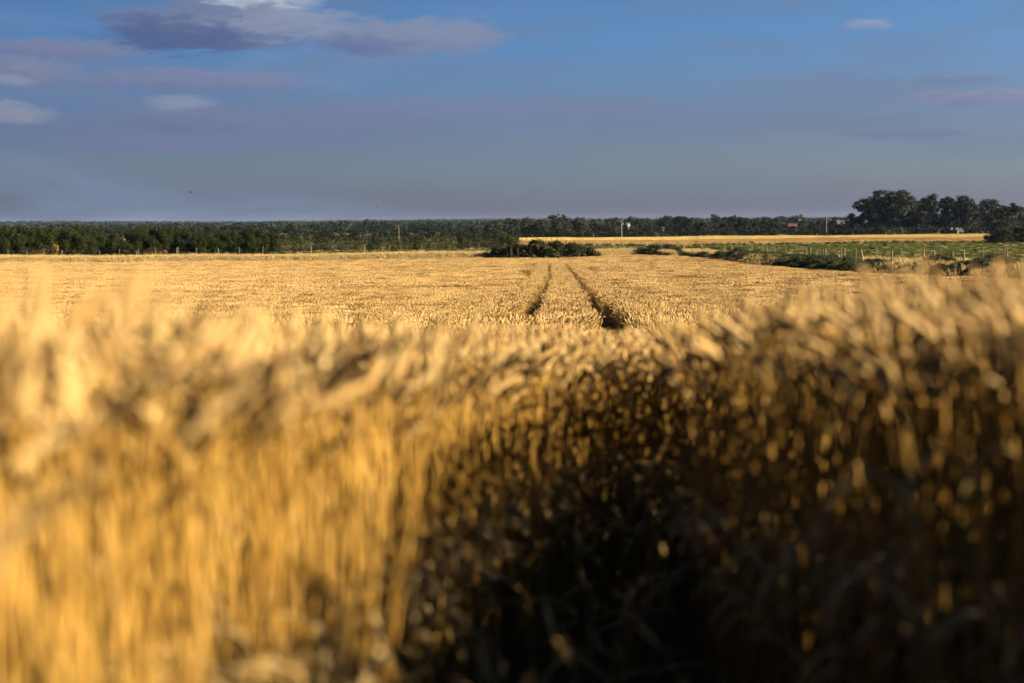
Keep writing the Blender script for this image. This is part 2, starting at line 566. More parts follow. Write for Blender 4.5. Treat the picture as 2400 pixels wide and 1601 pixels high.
def wheat_into(mb, r, base, hi=True, cut=0.0, mats=(0, 1, 2), fat=1.0, hscale=1.0, leaves=True):
    h = min(.745, r.gauss(.70, .03)) * hscale
    lean, az = abs(r.gauss(0, .07)), r.uniform(0, 6.283)
    nod = min(2.6, max(.1, r.gauss(.85, .55)))
    ear = r.uniform(.07, .095)
    off = Vector(base)
    h = min(h, .80 * hscale - max(0.0, ear * math.cos(lean + nod * .9)))
    if hi:
        stem, earp, ax = bend_path(h, lean, az, nod, .085, ear, 5, 9)
        mb.tube([p + off for p in stem], [.0019 * fat] * 6 + [.0014 * fat] * 4, 4, mats[1], cap=False, tint=r.random())
        prof = [.35, .75, .9, 1, 1, .98, .92, .82, .62, .25]
        rad = [.0066 * fat * q * (1.12 if k % 2 else .86) for k, q in enumerate(prof)]
        mb.tube([p + off for p in earp], [q * .9 for q in rad], 6, mats[0], flat=.8, tint=r.random())
        # a few short bristles
        for k in range(4):
            b = earp[3 + k] + off
            d = (earp[4 + k] - earp[3 + k]).normalized()
            o = Vector((r.uniform(-1, 1), r.uniform(-1, 1), r.uniform(-1, 1)))
            e = b + d * .022 + o * .008
            sd = d.cross(o).normalized()
            mb.strip([b, e], [.003, .0008], sd, mats[0], r.random())
        if leaves:
            for k in range(r.choice((0, 1, 1, 2, 2))):
                z0 = r.uniform(.15, .62) * h
                a = r.uniform(0, 6.283)
                dx = Vector((math.cos(a), math.sin(a), 0))
                side = Vector((-dx.y, dx.x, r.uniform(-.4, .4))).normalized()
                L = r.uniform(.13, .24)
                q = off + ax * (math.sin(lean) * z0 * .5) + Vector((0, 0, z0))
                pts, wd = [q.copy()], [.004]
                ang = r.uniform(.25, .7)
                for s in range(5):
                    q = q + (dx * math.sin(ang) + Vector((0, 0, 1)) * math.cos(ang)) * (L / 5)
                    pts.append(q.copy())
                    wd.append((.006, .008, .007, .005, .001)[s])
                    ang += r.uniform(.25, .75)
                mb.strip(pts, wd, side, mats[2], r.random())
    else:
        stem, earp, ax = bend_path(h, lean, az, nod, .08, ear, 2, 3)
        st = [p + off for p in stem]
        if cut:
            st = [st[0] + (st[2] - st[0]) * cut] + st[2:]
        mb.tube([st[0], st[-4], st[-3], st[-1]], .0024 * fat, 3, mats[1], cap=False, tint=r.random())
        mb.tube([p + off for p in earp], [.003 * fat, .0085 * fat, .0085 * fat, .002 * fat], 4, mats[0], flat=.8, cap=False, tint=r.random())
        if leaves and r.random() < .8:
            a = r.uniform(0, 6.283)
            dx = Vector((math.cos(a), math.sin(a), 0))
            side = Vector((-dx.y, dx.x, .3)).normalized()
            z0 = r.uniform(.5, .8) * h
            q = off + Vector((0, 0, z0))
            L = r.uniform(.12, .2)
            mb.strip([q, q + dx * L * .5 + Vector((0, 0, L * .45)), q + dx * L + Vector((0, 0, L * .1))], [.006 * fat, .011 * fat, .002 * fat], side, mats[2], r.random())


def variant_collection(name, meshes):
    c = bpy.data.collections.new(name)
    for i, me in enumerate(meshes):
        o = bpy.data.objects.new('%s_%02d' % (name, i), me)
        c.objects.link(o)
    return c


def scatter(name, coll, pos, rot, scl, idx, label, cat, kind='stuff'):
    """One object: geometry nodes put a variant of the collection on every point."""
    me = bpy.data.meshes.new(name)
    n = len(pos)
    me.vertices.add(n)
    me.vertices.foreach_set('co', np.asarray(pos, dtype=np.float32).ravel())
    a = me.attributes.new('rot', 'FLOAT_VECTOR', 'POINT')
    a.data.foreach_set('vector', np.asarray(rot, dtype=np.float32).ravel())
    a = me.attributes.new('scl', 'FLOAT_VECTOR', 'POINT')
    a.data.foreach_set('vector', np.asarray(scl, dtype=np.float32).ravel())
    a = me.attributes.new('pick', 'INT', 'POINT')
    a.data.foreach_set('value', np.asarray(idx, dtype=np.int32))
    me.update()
    o = link(name, me)
    ng = bpy.data.node_groups.new(name, 'GeometryNodeTree')
    ng.interface.new_socket('Geometry', in_out='INPUT', socket_type='NodeSocketGeometry')
    ng.interface.new_socket('Geometry', in_out='OUTPUT', socket_type='NodeSocketGeometry')
    gi, go = ng.nodes.new('NodeGroupInput'), ng.nodes.new('NodeGroupOutput')
    iop = ng.nodes.new('GeometryNodeInstanceOnPoints')
    ci = ng.nodes.new('GeometryNodeCollectionInfo')
    ci.inputs['Collection'].default_value = coll
    ci.inputs['Separate Children'].default_value = True
    ci.inputs['Reset Children'].default_value = True
    L = ng.links

    def named(nm, typ):
        nd = ng.nodes.new('GeometryNodeInputNamedAttribute')
        nd.data_type = typ
        nd.inputs['Name'].default_value = nm
        return nd.outputs['Attribute']
    L.new(gi.outputs[0], iop.inputs['Points'])
    L.new(ci.outputs[0], iop.inputs['Instance'])
    iop.inputs['Pick Instance'].default_value = True
    L.new(named('pick', 'INT'), iop.inputs['Instance Index'])
    e2r = ng.nodes.new('FunctionNodeEulerToRotation')
    L.new(named('rot', 'FLOAT_VECTOR'), e2r.inputs[0])
    L.new(e2r.outputs[0], iop.inputs['Rotation'])
    L.new(named('scl', 'FLOAT_VECTOR'), iop.inputs['Scale'])
    L.new(iop.outputs[0], go.inputs[0])
    md = o.modifiers.new('scatter', 'NODES')
    md.node_group = ng
    tag(o, label, cat, kind=kind)
    return o


r0 = random.Random(3)
WM = [M['ear'], M['stem'], M['leaf']]
plants = []
for i in range(14):
    mb = MB()
    wheat_into(mb, r0, (0, 0, 0), True)
    plants.append(mb.mesh('wheat_plant', WM))
clumps = []
for i in range(6):                          # small clumps for the tramline strip
    mb = MB()
    for k in range(15):
        wheat_into(mb, r0, (r0.gauss(0, .06), r0.gauss(0, .06), 0), False, .25, fat=.98)
    clumps.append(mb.mesh('wheat_clump', WM))
patches = []
for i in range(6):                          # half-metre patches
    mb = MB()
    for k in range(110):
        wheat_into(mb, r0, (r0.uniform(-.28, .28), r0.uniform(-.28, .28), 0), False, .35, fat=1.02)
    patches.append(mb.mesh('wheat_patch', WM))
sheets = []
for i in range(6):                          # wider patches of thicker ears for the distance
    mb = MB()
    for k in range(230):
        wheat_into(mb, r0, (r0.uniform(-.72, .72), r0.uniform(-.72, .72), 0), False, .5, fat=2.0, leaves=(k % 2 == 0))
    sheets.append(mb.mesh('wheat_sheet', WM))
wheat_variants = variant_collection('wheat_variant', plants + clumps + patches + sheets)
NP_, NC, NPA, NS = len(plants), len(clumps), len(patches), len(sheets)


def vnoise(x, y, seed):
    """Smooth value noise, 0..1."""
    x = np.asarray(x, float)
    y = np.asarray(y, float)
    xi, yi = np.floor(x).astype(int), np.floor(y).astype(int)
    fx, fy = x - xi, y - yi
    fx, fy = fx * fx * (3 - 2 * fx), fy * fy * (3 - 2 * fy)

    def hsh(a, b):
        n = (a * 374761393 + b * 668265263 + seed * 974634777) & 0x7fffffff
        n = ((n ^ (n >> 13)) * 1274126177) & 0x7fffffff
        return (n ^ (n >> 16)) % 10007 / 10007.0
    return ((hsh(xi, yi) * (1 - fx) + hsh(xi + 1, yi) * fx) * (1 - fy) + (hsh(xi, yi + 1) * (1 - fx) + hsh(xi + 1, yi + 1) * fx) * fy)


def left_edge(y):
    """Left wall of the trodden gap the camera stands in."""
    return np.interp(y, [-3, 0, 1.0, 1.6, 2.5, 4.0, 8.0, 12.0], [-.55, -.45, -.35, -.20, -.12, .00, .38, .68])


def right_edge(y):
    return np.interp(y, [-3, 0, 1.4, 2.0, 2.6, 3.5, 5.0, 6.0, 8.0, 12.0], [.74, .74, .70, .50, .40, .45, .56, .66, .94, 1.14])


P_pos, P_rot, P_scl, P_idx = [], [], [], []


def add_pts(x, y, first, count, hs, xy=1.0, tilt=.05, seed_rot=True):
    n = len(x)
    z = G(x, y)
    P_pos.append(np.stack([x, y, z], 1))
    P_rot.append(np.stack([rng.normal(0, tilt, n), rng.normal(0, tilt, n), rng.uniform(0, 6.283, n)], 1))
    P_scl.append(np.stack([np.full(n, xy), np.full(n, xy), hs], 1))
    P_idx.append(first + rng.integers(0, count, n))


def height_field(x, y):
    """Uneven crop: low streaks running across the view and gentle swells."""
    a = vnoise(x * .16, y * .55, 11)
    b = vnoise(x * .5, y * 1.6, 12)
    c = vnoise(x * .035, y * .05, 13)
    dip = np.clip((a - .60) / .2, 0, 1) * np.clip((b - .35) / .3, 0, 1)
    return 1.0 + .06 * (c - .5) - .34 * dip + .05 * (b - .5)


# individual plants round the camera
N = 150000
x = rng.uniform(-4.2, 5.6, N)
y = rng.uniform(-3.0, 11.5, N)
keep = (x < left_edge(y)) | (x > right_edge(y)) | ((y > 3.0 + 2.1 * (x + .1) + .25 * np.sin(x * 9)) & (y < 7.2))
keep &= ~((np.abs(x - (track_x(y) - 1.8)) < .18) & (y > 2.0))
keep &= (np.abs(x) < .5 * np.maximum(y, 0) + 3.2)
# thin the edge rows a little
edge = np.minimum(np.abs(x - left_edge(y)), np.abs(x - right_edge(y)))
keep &= rng.random(N) < np.clip(.55 + edge * 6, 0, 1)
keep &= ~((np.abs(x) < .30) & (y < .75))
x, y = x[keep], y[keep]
swell = 1 + .085 * sstep(x, .25, .6) * (1 - sstep(y, 2.2, 5)) + .028 * (1 - sstep(x, -.5, -.1)) * (1 - sstep(y, 1.4, 3.5))
add_pts(x, y, 0, NP_, np.minimum(height_field(x, y) * rng.normal(.985, .045, len(x)), 1.015) * swell, 1.0, .07)
# beaten down plants in the gap
N = 90
y = rng.uniform(1.0, 5.0, N)
x = left_edge(y) + .05 + rng.random(N) * (right_edge(y) - left_edge(y) - .1)
keep = (y > 1.3) & (y < 3.0 + 2.1 * (x + .1))
x, y = x[keep], y[keep]
add_pts(x, y, 0, NP_, rng.uniform(.22, .5, len(x)), 1.0, .16)
# tramline strip
N = 26000
y = rng.uniform(11.3, 166, N)
x = track_x(y) + rng.uniform(-3.1, 1.35, N)
wob = .07 * np.sin(y * .9) + .05 * np.sin(y * 2.3 + 1)
keep = (np.abs(x - track_x(y) - wob) > .22 + .17 * sstep(60 - y, 0, 40) + .14 * vnoise(y * .6, y * 0, 5)) & (np.abs(x - track_x(y) + 1.8 - wob) > .22 + .24 * sstep(60 - y, 0, 40) + .14 * vnoise(y * .6, y * 0, 6))
x, y = x[keep], y[keep]
add_pts(x, y, NP_, NC, height_field(x, y) * rng.normal(1.03, .05, len(x)), 1.0, .05)
# half metre patches out to 60 m
yy, xx = np.meshgrid(np.arange(11.2, 62, .42), np.arange(-40, 40, .42))
x, y = xx.ravel() + rng.uniform(-.15, .15, xx.size), yy.ravel() + rng.uniform(-.15, .15, xx.size)
inview = (np.abs(x) < .40 * y + 3) & (x < FIELD_X1 - .4)
strip_m = (x > track_x(y) - 3.1 - .25) & (x < track_x(y) + 1.35 + .25)
keep = inview & ~strip_m
x, y = x[keep], y[keep]
add_pts(x, y, NP_ + NC, NPA, height_field(x, y) * rng.normal(1.02, .03, len(x)), 1.0, .04)
# wide patches to the far headland
yy, xx = np.meshgrid(np.arange(61, 222, 1.15), np.arange(-100, 28, 1.15))
x, y = xx.ravel() + rng.uniform(-.35, .35, xx.size), yy.ravel() + rng.uniform(-.35, .35, xx.size)
inview = (np.abs(x) < .40 * y + 4) & (x < FIELD_X1 - .5) & (y < field_end(x) - .5)
strip_m = (x > track_x(y) - 3.1 - .6) & (x < track_x(y) + 1.35 + .6) & (y < 165)
keep = inview & ~strip_m
x, y = x[keep], y[keep]
add_pts(x, y, NP_ + NC + NPA, NS, height_field(x, y) * rng.normal(1.02, .03, len(x)), 1.0, .03)
scatter('wheat_crop', wheat_variants, np.concatenate(P_pos), np.concatenate(P_rot), np.concatenate(P_scl), np.concatenate(P_idx),
        'ripe golden wheat crop filling the field, parted by two wheel tracks', 'wheat crop')

# far wheat field: pale strip above, browner strip nearer
far_meshes = []
for mats in ([M['far_ear'], M['far_ear'], M['far_ear']], [M['brown_ear'], M['brown_ear'], M['brown_ear']]):
    for i in range(3):
        mb = MB()
        for k in range(420):
            wheat_into(mb, r0, (r0.uniform(-1.5, 1.5), r0.uniform(-1.5, 1.5), 0), False, .5, fat=4.6, leaves=False)
        far_meshes.append(mb.mesh('far_wheat_sheet', mats))
far_variants = variant_collection('far_wheat_variant', far_meshes)
yy, xx = np.meshgrid(np.arange(342, 602, 2.5), np.arange(-12, 212, 2.5))
x, y = xx.ravel() + rng.uniform(-.6, .6, xx.size), yy.ravel() + rng.uniform(-.6, .6, xx.size)
keep = (x > lat(1195, 1) * y) & (x < lat(2400, 1) * y + 8)
x, y = x[keep], y[keep]
n = len(x)
brown = y < 425 + .05 * x
scatter('far_wheat_crop', far_variants, np.stack([x, y, G(x, y)], 1), np.stack([np.zeros(n), np.zeros(n), rng.uniform(0, 6.28, n)], 1),
        np.stack([np.ones(n), np.ones(n), rng.normal(1.0, .04, n)], 1), np.where(brown, 3, 0) + rng.integers(0, 3, n),
        'distant strip of yellow wheat between the pasture and the trees', 'wheat crop')

# single stalks that stand clear of the blurred crop
STALKS = [(78, 695, 1.35, .15, 'upright wheat stalk standing clear of the crop at the far left edge', 1.0),
          (158, 655, 1.25, .5, 'pale slanting wheat stalk rising highest out of the left hand crop', 1.0),
          (425, 672, 1.5, .9, 'wheat stalk with nodding ear left of the smooth crop crest', 1.0),
          (612, 672, 2.3, 1.9, 'dark drooping wheat ear standing above the crop left of centre', 1.0),
          (1520, 722, 4.2, .7, 'blurred tall wheat stalk beside the dark hollow in the wheel track', 1.0),
          (1908, 668, 2.4, 1.2, 'pale bent wheat stalk leading the right hand crop up from the centre', 1.0),
          (2110, 540, 1.5, .2, 'faint thin wheat stalk leaning across the dark trees on the right', .8),
          (2262, 585, 1.75, .3, 'blurred wheat stalk crossing in front of the weeds by the right fence', .9),
          (2392, 600, 1.85, .4, 'wheat stalk reaching up at the right edge of the picture', 1.0)]
rs = random.Random(19)
for (px, py, d, nod, lab, fat) in STALKS:
    v = pix_dir(px, py)
    tx, tz = v.x / v.y * d, EYE + v.z / v.y * d
    ear = .085
    rise = .085 * math.cos(nod * .4) + ear * math.cos(nod * .9)
    lean = .16
    az = rs.choice((2.6, 3.4, 3.1))
    if px > 2000:
        az = 3.14
    bx = tx - math.cos(az) * .06 - math.cos(az) * nod * .05
    gz = g(bx, d)
    H = max(.55, tz - gz - max(0, ear * math.cos(nod)) - .03)
    o = empty('wheat_stalk', (bx, d, gz))
    tag(o, lab, 'wheat stalk', 'single wheat stalks standing above the crop')
    stem, earp, ax = bend_path(H, lean, az, nod, .085, ear, 5, 9)
    mb = MB()
    mb.tube(stem, [.0019 * fat] * 6 + [.0014 * fat] * 4, 5, 0, cap=False, tint=.5)
    link('stem', mb.mesh('stem', [M['stem']]), o)
    mb = MB()
    prof = [.35, .75, .9, 1, 1, .98, .92, .82, .62, .25]
    mb.tube(earp, [.0068 * fat * q * (1.12 if k % 2 else .86) for k, q in enumerate(prof)], 6, 0, .8, tint=.6)
    link('ear', mb.mesh('ear', [M['ear']]), o)
    mb = MB()
    q = stem[4]
    dx = Vector((math.cos(az + .5), math.sin(az + .5), 0))
    pts = [q, q + Vector((0, 0, .06)) + dx * .03, q + Vector((0, 0, .09)) + dx * .08, q + Vector((0, 0, .06)) + dx * .13, q + dx * .16]
    mb.strip(pts, [.005, .010, .010, .007, .001], Vector((-dx.y, dx.x, .3)).normalized(), 0, .7)
    link('leaf', mb.mesh('leaf', [M['leaf']]), o)

for (px, py, d, lab) in ((1317, 771, 8.2, 'small red poppy flowering in the wheat left of the wheel track'),
                         (1364, 778, 8.6, 'tiny red poppy nearest the dark hollow in the wheel track')):
    bx = lat(px, d, py)
    tz = up(px, py, d) + .01
    gz = g(bx, d)
    o = empty('poppy', (bx, d, gz))
    tag(o, lab, 'poppy', 'poppies among the wheat')
    mb = MB()
    hgt = tz - gz
    mb.tube([(0, 0, 0), (.01, 0, hgt * .5), (0, 0, hgt)], .002, 4)
    link('stem', mb.mesh('stem', [M['flower_stem']]), o)
    for k in range(4):
        a = k * math.pi / 2 + .3
        c, s = math.cos(a), math.sin(a)
        mb = MB()
        rows = [(0, .003), (.009, .010), (.017, .013), (.022, .007)]
        mb.strip([(c * q, s * q, hgt + .4 * q) for q, _ in rows], [2 * b for _, b in rows], Vector((-s, c, 0)), 0)
        link('petal', mb.mesh('petal', [M['poppy']]), o)

# ------------------------------------------------------------------ foliage meshes


def leaf_cloud(r, centers, radii, count, size, squash=1.0, shell=.35, up_bias=.25, zmin=None):
    """Leaf quads spread through the outer shells of many lobes."""
    centers = np.asarray(centers, float)
    radii = np.asarray(radii, float)
    wgt = radii[:, 0] ** 2 if radii.ndim > 1 else radii ** 2
    if radii.ndim == 1:
        radii = np.stack([radii, radii, radii * squash], 1)
    which = r.choice(len(centers), count, p=wgt / wgt.sum())
    d = r.normal(size=(count, 3))
    d /= np.linalg.norm(d, axis=1, keepdims=True)
    rad = 1 - shell * r.random(count) ** 1.3 + r.normal(0, .05, count)
    c = centers[which] + d * radii[which] * rad[:, None]
    if zmin is not None:
        ok = c[:, 2] > zmin
        c, d = c[ok], d[ok]
    n = len(c)
    nrm = d + r.normal(0, .55, (n, 3)) + np.array([0, 0, up_bias])
    nrm /= np.linalg.norm(nrm, axis=1, keepdims=True)
    t = np.cross(nrm, r.normal(size=(n, 3)))
    t /= np.linalg.norm(t, axis=1, keepdims=True)
    b = np.cross(nrm, t)
    s = size * r.uniform(.6, 1.4, n)[:, None]
    asp = r.uniform(.55, .9, n)[:, None]
    v = np.stack([c - t * s * .5, c - b * s * .5 * asp, c + t * s * .5, c + b * s * .5 * asp], 1).reshape(-1, 3)
    f = np.arange(4 * n).reshape(-1, 4)
    return v, f, r.random(n)


def crown_mesh(name, mat, seed, height, width, n_lobes, count, size, base=.12, top_narrow=.6, lobe=.32, shell=.4, squash=.85, boxy=False, sub=0):
    r = np.random.default_rng(seed)
    cs, rs_ = [], []
    for i in range(n_lobes):
        if boxy:
            lr = lobe * width * .5 * r.uniform(.65, 1.2)
            a = r.uniform(0, 6.283)
            rr = .5 * width * math.sqrt(r.random()) * .9
            cs.append((rr * math.cos(a), rr * math.sin(a), lr * .5 + (height * r.uniform(.86, 1.04) - lr * 1.5) * r.random() ** .8))
            rs_.append(lr)
            continue
        h = r.random() ** .85
        z = base + (1 - base) * h
        prof = math.sin(math.pi * min(1, .16 + .84 * h) ** (.75 / max(top_narrow, .2)))
        prof = max(.25, prof)
        a = r.uniform(0, 6.283)
        rr = (.5 * width) * prof * math.sqrt(r.uniform(.05, 1)) * .85
        lr = lobe * width * .5 * r.uniform(.65, 1.2)
        zz = base * height + (z - base) / (1 - base) * (height * (1 - base) - lr * .7)
        cs.append((rr * math.cos(a), rr * math.sin(a), max(zz, lr * .6)))
        rs_.append(lr)
    if sub:
        c2, r2_ = [], []
        for c_, q_ in zip(cs, rs_):
            for k in range(sub):
                dd = r.normal(size=3)
                dd /= np.linalg.norm(dd)
                c2.append(tuple(np.array(c_) + dd * q_ * r.uniform(.55, 1.05) * np.array([1, 1, .8])))
                r2_.append(q_ * r.uniform(.22, .48))
        cs, rs_ = c2, r2_
    v, f, t = leaf_cloud(r, cs, np.array(rs_), count, size, squash, shell, zmin=.02 * height)
    return mesh_np(name, v, f, [mat], tint=t)


def trunk_mesh(seed, height, rad, limbs=4):
    r = random.Random(seed)
    mb = MB()
    pts = [(0, 0, -.3), (r.uniform(-.05, .05) * height * .2, 0, height * .25), (r.uniform(-.1, .1) * height * .2, r.uniform(-.1, .1) * height * .2, height * .55), (0, 0, height * .8)]
    mb.tube(pts, [rad * 1.3, rad, rad * .7, rad * .25], 7)
    for k in range(limbs):
        z = height * r.uniform(.2, .5)
        a = r.uniform(0, 6.283)
        L = height * r.uniform(.2, .34)
        mb.tube([(0, 0, z), (math.cos(a) * L * .5, math.sin(a) * L * .5, z + L * .45), (math.cos(a) * L, math.sin(a) * L, z + L * 1.0)], [rad * .5, rad * .35, rad * .1], 5)
    return mb.mesh('trunk', [M['bark']])


def plant(name, crown, trunk, x, y, s, label, cat, group=None, rz=None, part=('trunk', 'crown'), sink=0.0, sxy=None):
    o = empty(name, (x, y, g(x, y) - sink), rnd.uniform(0, 6.283) if rz is None else rz, (s * (sxy or 1), s * (sxy or 1), s))
    tag(o, label, cat, group)
    if trunk is not None:
        link(part[0], trunk, o)
    link(part[1], crown, o)
    return o


# hawthorn bushes that make the tall ragged hedge on the left (unit: metres, height 1 x s)
haw = [crown_mesh('hawthorn_crown', M['hawthorn'], 100 + i, 1.0, 1.25, 60, 15000, .034, .0, 1.0, .26, .45, .85, True) for i in range(5)]
haw_t = [trunk_mesh(200 + i, .75, .025) for i in range(2)]


def hedge_line(px):
    """Distance of the hedge line at picture column px."""
    return 226 + 70 * (px / 1208.0)


GAPS = [(0, 527), (60, 528), (120, 527), (180, 529), (235, 535), (262, 545), (284, 572), (302, 560), (318, 535), (335, 523), (372, 524), (420, 528),
        (450, 540), (500, 539), (530, 535), (560, 528), (600, 530), (626, 543), (700, 547), (760, 537), (790, 548), (860, 546), (890, 550),
        (960, 549), (990, 543), (1040, 541), (1080, 545), (1120, 541), (1180, 545), (1210, 549)]
gx_, gy_ = zip(*GAPS)
ORD = ['first', 'second', 'third', 'fourth', 'fifth', 'sixth', 'seventh', 'eighth', 'ninth', 'tenth', 'eleventh', 'twelfth', 'thirteenth', 'fourteenth', 'fifteenth']
HAW = []
px = -40.0
k = 0
while px < 632:
    d = hedge_line(px) + rnd.uniform(-1.5, 1.5)
    x = lat(px, d)
    top = up(px, float(np.interp(px, gx_, gy_)), d)
    h = max(1.2, top - g(x, d))
    where = ('left of the gap' if px < 290 else 'right of the gap')
    HAW.append((px, where))
    hb = plant('hawthorn_bush', haw[k % 5], haw_t[k % 2], x, d, h * 1.0, 'dark ragged hawthorn bush in the tall unclipped hedge %s' % where, 'hawthorn bush',
          'hawthorns of the tall hedge %s' % where, sxy=min(1.25, max(.75, 4.6 / h)), part=('stem', 'foliage'))
    HAW[-1] += (hb,)
    px += rnd.uniform(24, 34)
    k += 1

for side_, rev in (('left of the gap', True), ('right of the gap', False)):
    row = sorted([q for q in HAW if q[1] == side_], key=lambda q: -q[0] if rev else q[0])
    for n_, q in enumerate(row):
        look = 'tall' if q[2].scale[2] > 4.6 else ('low' if q[2].scale[2] < 3.2 else 'dark')
        q[2]['label'] = '%s ragged hawthorn bush in the unclipped hedge, %s to the %s' % (look, ORD[min(n_, 14)], side_)
        q[2]['group'] = 'hawthorns of the ragged hedge'

# clipped hedge in lengths
CLIP = [(612, 765, 'longest dark clipped hedge length next to the ragged hawthorns'),
        (742, 880, 'clipped hedge length with the raised hump left of the thin distant pole'),
        (868, 985, 'low dip of the clipped hedge below the thin distant pole'),
        (972, 1085, 'clipped hedge length with flat top right of the thin distant pole'),
        (1074, 1182, 'evenly trimmed hedge length before the rounded end bush')]
for i, (p0, p1, lab) in enumerate(CLIP):
    r = np.random.default_rng(300 + i)
    d0, d1 = hedge_line(p0), hedge_line(p1)
    x0, x1 = lat(p0, d0), lat(p1, d1)
    L = math.hypot(x1 - x0, d1 - d0)
    ox, oy = (x0 + x1) / 2, (d0 + d1) / 2
    gz = g(ox, oy)
    cs, rs_ = [], []
    nl = int(L * 3.2)
    for q in range(nl):
        t = (q + r.random()) / nl
        pxq = p0 + (p1 - p0) * t
        dq = d0 + (d1 - d0) * t
        h = up(pxq, float(np.interp(pxq, gx_, gy_)), dq) - g(lat(pxq, dq), dq)
        for zz in (.25, .55, .82):
            rad = r.uniform(.55, .85)
            cs.append((x0 + (x1 - x0) * t - ox + r.normal(0, .25), d0 + (d1 - d0) * t - oy + r.normal(0, .45), g(lat(pxq, dq), dq) - gz + max(.4, h * zz - (rad * .25 if zz > .8 else 0))))
            rs_.append(rad)
    v, f, t = leaf_cloud(r, cs, np.array(rs_), int(L * 900), .15, 1.0, .4)
    o = empty('clipped_hedge', (ox, oy, gz))
    tag(o, lab, 'hedge', 'lengths of the clipped hedge')
    link('foliage', mesh_np('foliage', v, f, [M['clipped']], tint=t), o)
    mb = MB()
    ns = max(3, int(L / 2.5))
    for q in range(ns):
        t = (q + .5) / ns
        bx, by = x0 + (x1 - x0) * t - ox, d0 + (d1 - d0) * t - oy
        bz = g(ox + bx, oy + by) - gz
        mb.tube([(bx, by, bz - .2), (bx + .1, by, bz + .9), (bx + .05, by + .1, bz + 1.8)], [.09, .07, .03], 5)
    tag(link('stem', mb.mesh('stem', [M['bark']]), o), kind='stuff')
xe = lat(1194, 297)
plant('hedge_end_bush', haw[2], haw_t[0], xe, 297, up(1194, 548, 297) - g(xe, 297), 'rounded dark bush that ends the clipped hedge before the far field', 'bush', part=('stem', 'foliage'), sxy=1.25)

# odd coloured shrubs in the left hedge foot
rus = crown_mesh('russet_crown', M['russet'], 41, 1.0, 1.0, 14, 1500, .07, .1, .9, .4)
och = crown_mesh('ochre_crown', M['ochre'], 42, 1.0, .8, 14, 1300, .08, .1, .9, .4)
st_small = trunk_mesh(43, .7, .03)
xq = lat(385, 214)
plant('dry_shrub', rus, st_small, xq, 214, 1.5, 'dry orange brown shrub at the foot of the left hedge', 'shrub', part=('stem', 'foliage'))
xq = lat(128, 221)
plant('yellowing_shrub', och, st_small, xq, 221, 2.7, 'yellowing shrub in front of the ragged hedge at far left', 'shrub', part=('stem', 'foliage'), sxy=.7)

# ------------------------------------------------------------------ trees
tall = [crown_mesh('tall_crown', M['poplar'], 400 + i, 1.0, .95, 17, 12000, .028, .02, .95, .40, .6, .85, False, 8) for i in range(5)]
tall_t = [trunk_mesh(410 + i, .8, .022, 6) for i in range(2)]
TALL = [(2021, 466, 640, .80, 'leftmost tree of the tall dark group on the right, lower than its neighbour'),
        (2062, 455, 655, 1.0, 'second tree from the left in the tall dark group on the right'),
        (2106, 452, 640, 1.05, 'highest tree of the tall dark group on the right'),
        (2147, 458, 652, .95, 'tree directly right of the highest one in the tall dark group'),
        (2178, 461, 640, .8, 'narrow tree in the middle of the tall dark group'),
        (2214, 463, 648, .9, 'tree left of the notch in the tall dark group'),
        (2262, 466, 640, .95, 'tree right of the notch in the tall dark group'),
        (2312, 471, 650, 1.0, 'second tree from the right in the tall dark group'),
        (2362, 470, 585, 1.05, 'rightmost rounded tree of the tall dark group above the dark bush'),
        (2420, 500, 640, 1.0, 'lower tree half cut off at the right edge behind the dark bush')]
for i, (px, py, d, wd, lab) in enumerate(TALL):
    x = lat(px, d)
    plant('tall_tree', tall[i % 5], tall_t[i % 2], x, d, 1.06 * (up(px, py, d) - g(x, d)), lab, 'tree', 'tall dark trees on the right', sxy=wd * 1.4)

wil = [crown_mesh('willow_crown', M['willow'], 430 + i, 1.0, 1.45, 22, 8000, .045, .02, .95, .36, .55, .85, False, 7) for i in range(3)]
wil_t = [trunk_mesh(440 + i, .8, .03, 5) for i in range(2)]
WIL = [(1112, 523, 640, 1.0, 'small pale willow above the clipped hedge, leftmost of the willows'),
       (1160, 515, 650, 1.15, 'grey green willow behind the end of the clipped hedge'),
       (1232, 509, 640, .9, 'grey green willow with the raised top left of the long willow row'),
       (1268, 512, 632, 1.2, 'bushy silver willow just right of the raised willow'),
       (1312, 510, 636, 1.25, 'broad silver willow at the middle of the willow row'),
       (1356, 510, 640, 1.15, 'rounded willow right of the broad silver one'),
       (1396, 512, 645, 1.1, 'darker willow second from the right end of the row'),
       (1430, 518, 640, .95, 'low pale willow beside the tall telegraph pole')]
for i, (px, py, d, wd, lab) in enumerate(WIL):
    x = lat(px, d)
    plant('willow_tree', wil[i % 3], wil_t[i % 2], x, d, up(px, py, d) - g(x, d), lab, 'willow', 'willows beyond the far field', sxy=wd)

